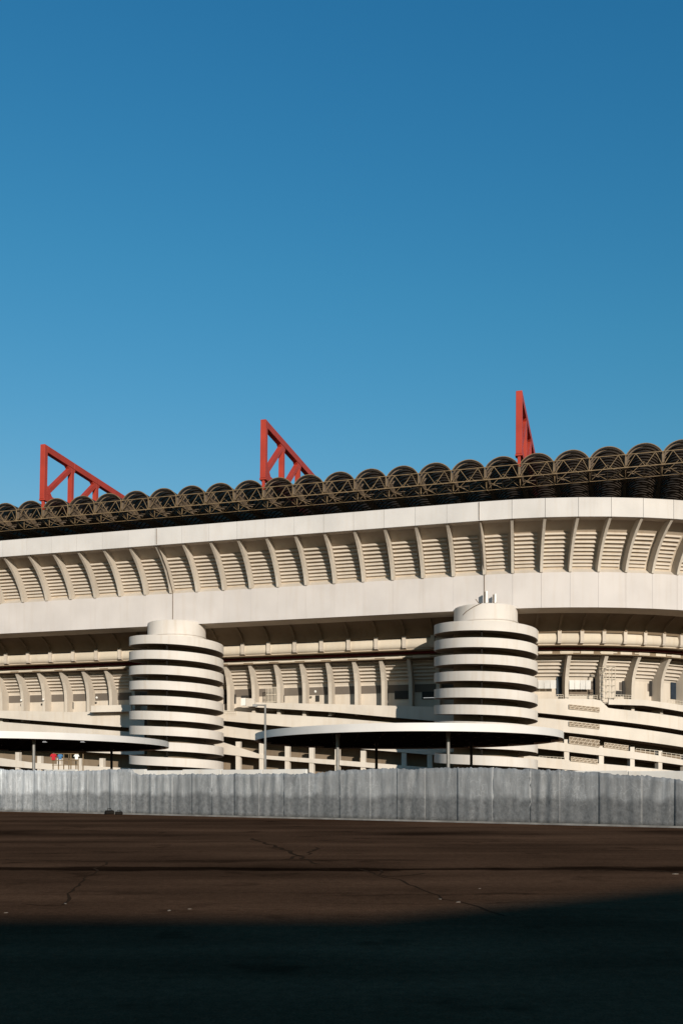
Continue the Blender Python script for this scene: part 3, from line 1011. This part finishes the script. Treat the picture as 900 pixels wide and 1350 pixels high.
# ------------------------------------------------------------------ red roof girders
GZ, GB, PAN = 58.85, 49.5, 8.35
def girder(s, label):
    t = thing('red_roof_girder', label, 'girder', frame(s, WE, 47.7, straight=True) @ Matrix.Rotation(-.033, 4, 'X'), 'red girders above the roof')
    z0, z1 = GB - 47.7, GZ - 47.7
    ws = .92
    def part(nm, mb):
        return place(nm, mb.mesh(nm, 'red', bevel=.03), t, None, local=True)
    part('end_post', MB().box(-ws / 2, ws / 2, -.45, .45, z0, z1))
    for i in range(5):
        y0, y1 = i * PAN, (i + 1) * PAN
        part('top_chord', MB().box(-ws / 2 + .004, ws / 2 - .004, y0 + .452, y1 + .45, z1 - 1.15, z1 - .004))
        part('bottom_chord', MB().box(-ws / 2 + .006, ws / 2 - .006, y0 + .454, y1 + .45, z0 + .006, z0 + 1.0))
        part('post', MB().box(-ws / 2 + .05, ws / 2 - .05, y1 - .4, y1 + .4, z0 + 1.0, z1 - 1.15))
        part('diagonal', MB().beam((0, y0 + .3, z0 + .9), (0, y1 - .2, z1 - 1.2), ws - .14, .78))
        g1 = MB().prism([(y0 + .45, z0 + 1.0), (y0 + .45, z0 + 2.6), (y0 + 2.0, z0 + 1.0)], -ws / 2 + .02, ws / 2 - .02)
        part('gusset', g1)
        g2 = MB().prism([(y1 - 1.7, z1 - 1.15), (y1 + .9, z1 - 1.15), (y1 + .4, z1 - 2.1), (y1 - .4, z1 - 2.1)], -ws / 2 + .08, ws / 2 - .08)
        part('gusset', g2)
        part('bolt_plate', MB().box(-ws / 2 + .0, -ws / 2 + .09, y1 - .25, y1 + .25, z1 - 1.95, z1 - 1.4))
    part('bearing_pin', MB().box(-.22, .22, -.2, .3, 0.0, z0))
    part('bearing_plate', MB().box(-.55, .55, -.42, .6, z0 - .3, z0 - .002))
    return t
girder(-74.13, 'leftmost red steel roof girder, its side seen at the widest angle')
girder(-34.13, 'middle red steel roof girder between the two towers')
girder(5.87, 'right red steel roof girder above the right tower, seen almost end-on')

# ------------------------------------------------------------------ round canopies in front of the stadium
CR, CZ0, CZ1 = 15.8, 5.65, 6.33
CDEP = 23.5 / 16.2                            # the canopies are ovals, deeper than wide
rimc_me = MB().lathe([(CR, CZ0), (CR, CZ1), (CR - .35, CZ1), (CR - .35, CZ0 + .08), (CR - .12, CZ0)], 96, True).mesh('canopy_rim', 'rim', smooth=True)
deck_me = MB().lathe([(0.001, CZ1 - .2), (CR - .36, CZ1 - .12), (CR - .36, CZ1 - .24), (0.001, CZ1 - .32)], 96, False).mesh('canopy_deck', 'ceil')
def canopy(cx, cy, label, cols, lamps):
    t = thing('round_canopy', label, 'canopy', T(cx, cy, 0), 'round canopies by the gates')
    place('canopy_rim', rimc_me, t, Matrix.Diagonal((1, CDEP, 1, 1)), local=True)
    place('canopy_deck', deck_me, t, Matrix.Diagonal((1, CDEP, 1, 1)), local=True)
    for i in range(14):
        x = -CR + 2.3 * (i + .55)
        if abs(x) > CR - 1:
            continue
        h = math.sqrt((CR - .5) ** 2 - x * x) * CDEP - .2
        place('joist', MB().box(x - .07, x + .07, -h, h, CZ0 + .12, CZ0 + .40).mesh('joist', 'ceil'), t, None, local=True)
    for yy in (-18, -12, -6, 0, 6, 12, 18):
        h = math.sqrt((CR - .5) ** 2 - (yy / CDEP) ** 2)
        place('main_beam', MB().box(-h, h, yy - .13, yy + .13, CZ0 + .02, CZ0 + .40).mesh('main_beam', 'ceil'), t, None, local=True)
    inv = WORLD[t.name].inverted()
    for px, d, mat in cols:
        q = inv @ Vector(((px - 450) / 1240 * d, d, 0))
        c = place('column', MB().tube([(q.x, q.y, 0), (q.x, q.y, CZ0 + .15)], .15, 12).mesh('canopy_column', mat, smooth=True), t, None, local=True)
        place('capital', MB().tube([(q.x, q.y, CZ0 - .5), (q.x, q.y, CZ0 + .05)], [.152, .2], 12).mesh('capital', mat, smooth=True), c, None, local=True)
    for px, py in lamps:
        d = cy - 12 if cx < 0 else cy
        q = inv @ Vector(((px - 450) / 1240 * d, d, 0))
        place('ceiling_lamp', MB().lathe([(0.001, CZ0 - .02), (.26, CZ0 - .02), (.22, CZ0 + .1), (0.001, CZ0 + .1)], 12, False).mesh('ceiling_lamp', 'bulb'), t, T(q.x, q.y, 0), local=True)
    return t
canopy(6.8, 99.5, 'white-rimmed round canopy in front of the right tower', ((590.5, 80, 'galv'), (621, 102, 'shadem'), (445, 82.5, 'galv'), (496, 100, 'shadem')), ())
canopy(-36.8, 111.5, 'white-rimmed round canopy at the left edge, before the left tower', ((44.5, 93, 'galv'), (147, 111, 'shadem'), (-20, 100, 'shadem')), ((59, 985), (109, 988)))

# ------------------------------------------------------------------ lamp post by the canopy
d = 72.0
x = (349.5 - 450) / 1240 * d
zt = (1028 - 929) * d / 1240 + EYE
lp_ = thing('lamp_post', 'thin grey lamp post with short arm at the left tip of the right canopy', 'lamp post', T(x, d, 0))
place('pole', MB().tube([(0, 0, 0), (0, 0, zt)], [.11, .075], 10).mesh('pole', 'galv', smooth=True), lp_, None, local=True)
place('arm', MB().tube([(0, 0, zt - .06), (-.75, 0, zt - .04)], .05, 8).mesh('arm', 'galv', smooth=True), lp_, None, local=True)
place('lamp_head', MB().prism([(-.1, zt - .18), (.1, zt - .18), (.07, zt + .02), (-.07, zt + .02)], -.95, -.6).mesh('lamp_head', 'galv', bevel=.02), lp_, None, local=True)

# ------------------------------------------------------------------ scaffold tower on the ramp at the right
sa, sb = s_at(795.5, -9.4), s_at(812, -9.4)
_, zt = z_at(803, 878.5, -9.4)
_, zb = z_at(803, 921, -9.4)
m, L = bay_frame(sa, sb, -10.9, zb + .0)
sc_ = thing('scaffold_tower', 'white tube scaffold tower standing against the right corner columns', 'scaffold', m)
h = zt - zb
for ix in range(3):
    for iy in range(2):
        place('standard', MB().tube([(-L / 2 + L * ix / 2, -1.2 * iy, 0), (-L / 2 + L * ix / 2, -1.2 * iy, h)], .065, 6).mesh('standard', 'strip'), sc_, None, local=True)
for iz in range(6):
    zz = .15 + (h - .2) * iz / 5
    for iy in range(2):
        place('ledger', MB().tube([(-L / 2, -1.2 * iy - .1, zz), (L / 2, -1.2 * iy - .1, zz)], .05, 6).mesh('ledger', 'strip'), sc_, None, local=True)
    for ix in range(3):
        place('transom', MB().tube([(-L / 2 + L * ix / 2 + .1, -1.25, zz), (-L / 2 + L * ix / 2 + .1, .05, zz)], .045, 6).mesh('transom', 'strip'), sc_, None, local=True)

# ------------------------------------------------------------------ souvenir stall frame with shirts by the left canopy
d = 84.0
def wx(px):
    return (px - 450) / 1240 * d
def wz(py):
    return (1028 - py) * d / 1240 + EYE
stall = thing('stall_frame', 'thin cream stall frame hung with shirts under the left canopy', 'stall', T(wx(84), d, 0))
for px in (70, 84, 93.5, 103):
    for yy in (0, 1.6):
        place('pole', MB().tube([(wx(px) - wx(84), yy, 0), (wx(px) - wx(84), yy, wz(993.5))], .05, 6).mesh('stall_pole', 'steel'), stall, None, local=True)
for py in (994, 1003, 1009):
    place('rail', MB().tube([(wx(69) - wx(84), -.06, wz(py)), (wx(104) - wx(84), -.06, wz(py))], .035, 6).mesh('stall_rail', 'steel'), stall, None, local=True)
def shirt(px, py, k, mat, label):
    o = thing('hanging_shirt', label, 'shirt', T(wx(px), d - .16, wz(py)) @ Matrix.Scale(k, 4), 'shirts hung on the stall')
    prof = [(-.14, 0), (-.36, -.10), (-.52, -.42), (-.38, -.50), (-.27, -.32), (-.27, -.95), (.27, -.95), (.27, -.32), (.38, -.50), (.52, -.42), (.36, -.10), (.14, 0), (0, -.06)]
    n = len(prof)
    mb = MB().add([(a, -.05, b) for a, b in prof] + [(a, .05, b) for a, b in prof], [(i, (i + 1) % n, n + (i + 1) % n, n + i) for i in range(n)] + [tuple(range(n)), tuple(reversed(range(n, 2 * n)))])
    place('cloth', mb.mesh('cloth', mat, bevel=.02), o, None, local=True)
    place('hanger', MB().tube([(0, 0, -.06), (0, .02, .12), (0, .12, .16)], .02, 5).mesh('hanger', 'galv'), o, None, local=True)
shirt(71.3, 993.8, .62, 'jred', 'red shirt hanging on the stall under the left canopy')
shirt(80, 994.5, .5, 'jblue', 'blue shirt hanging on the stall under the left canopy')
shirt(101.5, 994.5, .5, 'jwhite', 'white shirt hanging on the stall under the left canopy')

# ------------------------------------------------------------------ fence hung with grey tarps
FA, FB = Vector((-18.2, 50.2, 0)), Vector((12.0, 33.0, 0))
fd = (FB - FA).normalized()
fn = Vector((fd.y, -fd.x, 0))               # towards the camera
FTOP = [(-60, 1015), (0, 1014.5), (60, 1016), (100, 1017), (150, 1014), (172, 1013), (182, 1020.5), (285, 1020.5), (300, 1020), (420, 1019.5), (445, 1016), (480, 1014), (520, 1013), (600, 1012.5), (650, 1012.5), (700, 1014), (745, 1015.5), (800, 1019), (850, 1022.5), (900, 1028), (960, 1030)]
def ftop(s):
    p = FA + fd * s
    px = 450 + 1240 * p.x / p.y
    y = lerp(FTOP, px)
    return (1028 - y) * p.y / 1240 + EYE
fence = thing('tarp_fence', 'long fence hung with grey crumpled tarps across the yard', 'fence', T(*(FA + fd * 17)))
rr = random.Random(11)
PW = 1.32
s = -4.0
i = 0
fm = Matrix(((fd.x, -fn.x, 0, 0), (fd.y, -fn.y, 0, 0), (0, 0, 1, 0), (0, 0, 0, 1)))
def sheet(s0, s1, zlo, zhi, amp, seed, nx, nz, mat, name, base):
    q = random.Random(seed)
    fr = [(q.uniform(2, 16), q.uniform(0, 6.3), q.uniform(.2, 1), q.uniform(-1.5, 1.5)) for _ in range(6)]
    sag = q.uniform(0, .05)
    V, F = [], []
    for j in range(nz + 1):
        for k in range(nx + 1):
            u, v = k / nx, j / nz
            x = (u) * (s1 - s0)
            lo, hi = zlo(s0 + x), zhi(s0 + x)
            z = lo + (hi - lo) * v - ((sag * 4 * u * (1 - u) + q.uniform(-.03, .03)) if v == 1 else 0) + (q.uniform(-.012, .012) if 0 < j else 0)
            dsp = sum(a * math.sin(f * x + ph + tw * z) for f, ph, a, tw in fr) / 3
            edge = min(1, 5 * u, 5 * (1 - u))
            V.append((x, -(base + (amp * dsp + q.uniform(-.012, .012)) * edge), z))
    for j in range(nz):
        for k in range(nx):
            a = j * (nx + 1) + k
            F.append((a, a + 1, a + nx + 2, a + nx + 1))
    me = MB().add(V, F).mesh(name, mat, smooth=True)
    p = FA + fd * s0
    o = place(name, me, fence, T(p.x, p.y, 0) @ fm)
    md = o.modifiers.new('thickness', 'SOLIDIFY')
    md.thickness = .008
    return o
while s < 42:
    s1 = s + PW * rr.uniform(.85, 1.15)
    sheet(s - .03, s1 + .03, lambda q: .012, ftop, .036, 100 + i, 18, 10, 'tarp', 'tarp_sheet', .05 + .009 * (i % 2))
    p = FA + fd * s
    zt = ftop(s) + rr.uniform(-.02, .03)
    place('post', MB().tube([(p.x, p.y + .02, 0), (p.x, p.y + .02, zt)], .035, 6).mesh('post', 'galv'), fence)
    p2 = FA + fd * s1
    place('base_bar', MB().beam((p.x + fn.x * .12, p.y + fn.y * .12, .035), (p2.x + fn.x * .12, p2.y + fn.y * .12, .035), .06, .07).mesh('base_bar', 'basebar'), fence)
    s = s1
    i += 1

# pale precast wall behind the fence
pw = FA - fn * 2.0
wallp = thing('concrete_wall', 'low pale precast wall showing just above the tarp fence', 'wall', T(*(pw + fd * 17)))
s = -6.0
while s < 44:
    L = 2.4
    p = pw + fd * (s + L / 2)
    px = 450 + 1240 * p.x / p.y
    hgt = 2.2 + rr.uniform(-.06, .07) if px < 430 else (1.9 if px < 690 else 2.02 + rr.uniform(-.02, .03))
    place('wall_slab', MB().box(-L / 2 + .012, L / 2 - .012, -.09, .09, 0, hgt).mesh('wall_slab', 'wallw', bevel=.015), wallp, T(p.x, p.y, 0) @ fm)
    s += L

# black rubber lumps at the fence foot
for px, py, k, label in ((144.5, 1074, 1.0, 'left black rubber block lying at the foot of the tarp fence'), (157, 1074.5, .8, 'right black rubber block lying at the foot of the tarp fence')):
    x, y = gpx(px, py)
    o = thing('rubber_block', label, 'block', T(x, y, 0) @ Matrix.Rotation(.5 * k, 4, 'Z') @ Matrix.Scale(k, 4), 'rubber blocks by the fence')
    mb = MB().prism([(-.14, 0), (.14, 0), (.16, .1), (.06, .2), (-.08, .19), (-.17, .09)], -.22, .2)
    place('block', mb.mesh('block', 'rubble', bevel=.03), o, None, local=True)
    place('handle', MB().tube([(-.12, 0, .17), (-.1, 0, .27), (.06, 0, .28), (.1, 0, .18)], .02, 6).mesh('block_handle', 'rubble'), o, None, local=True)
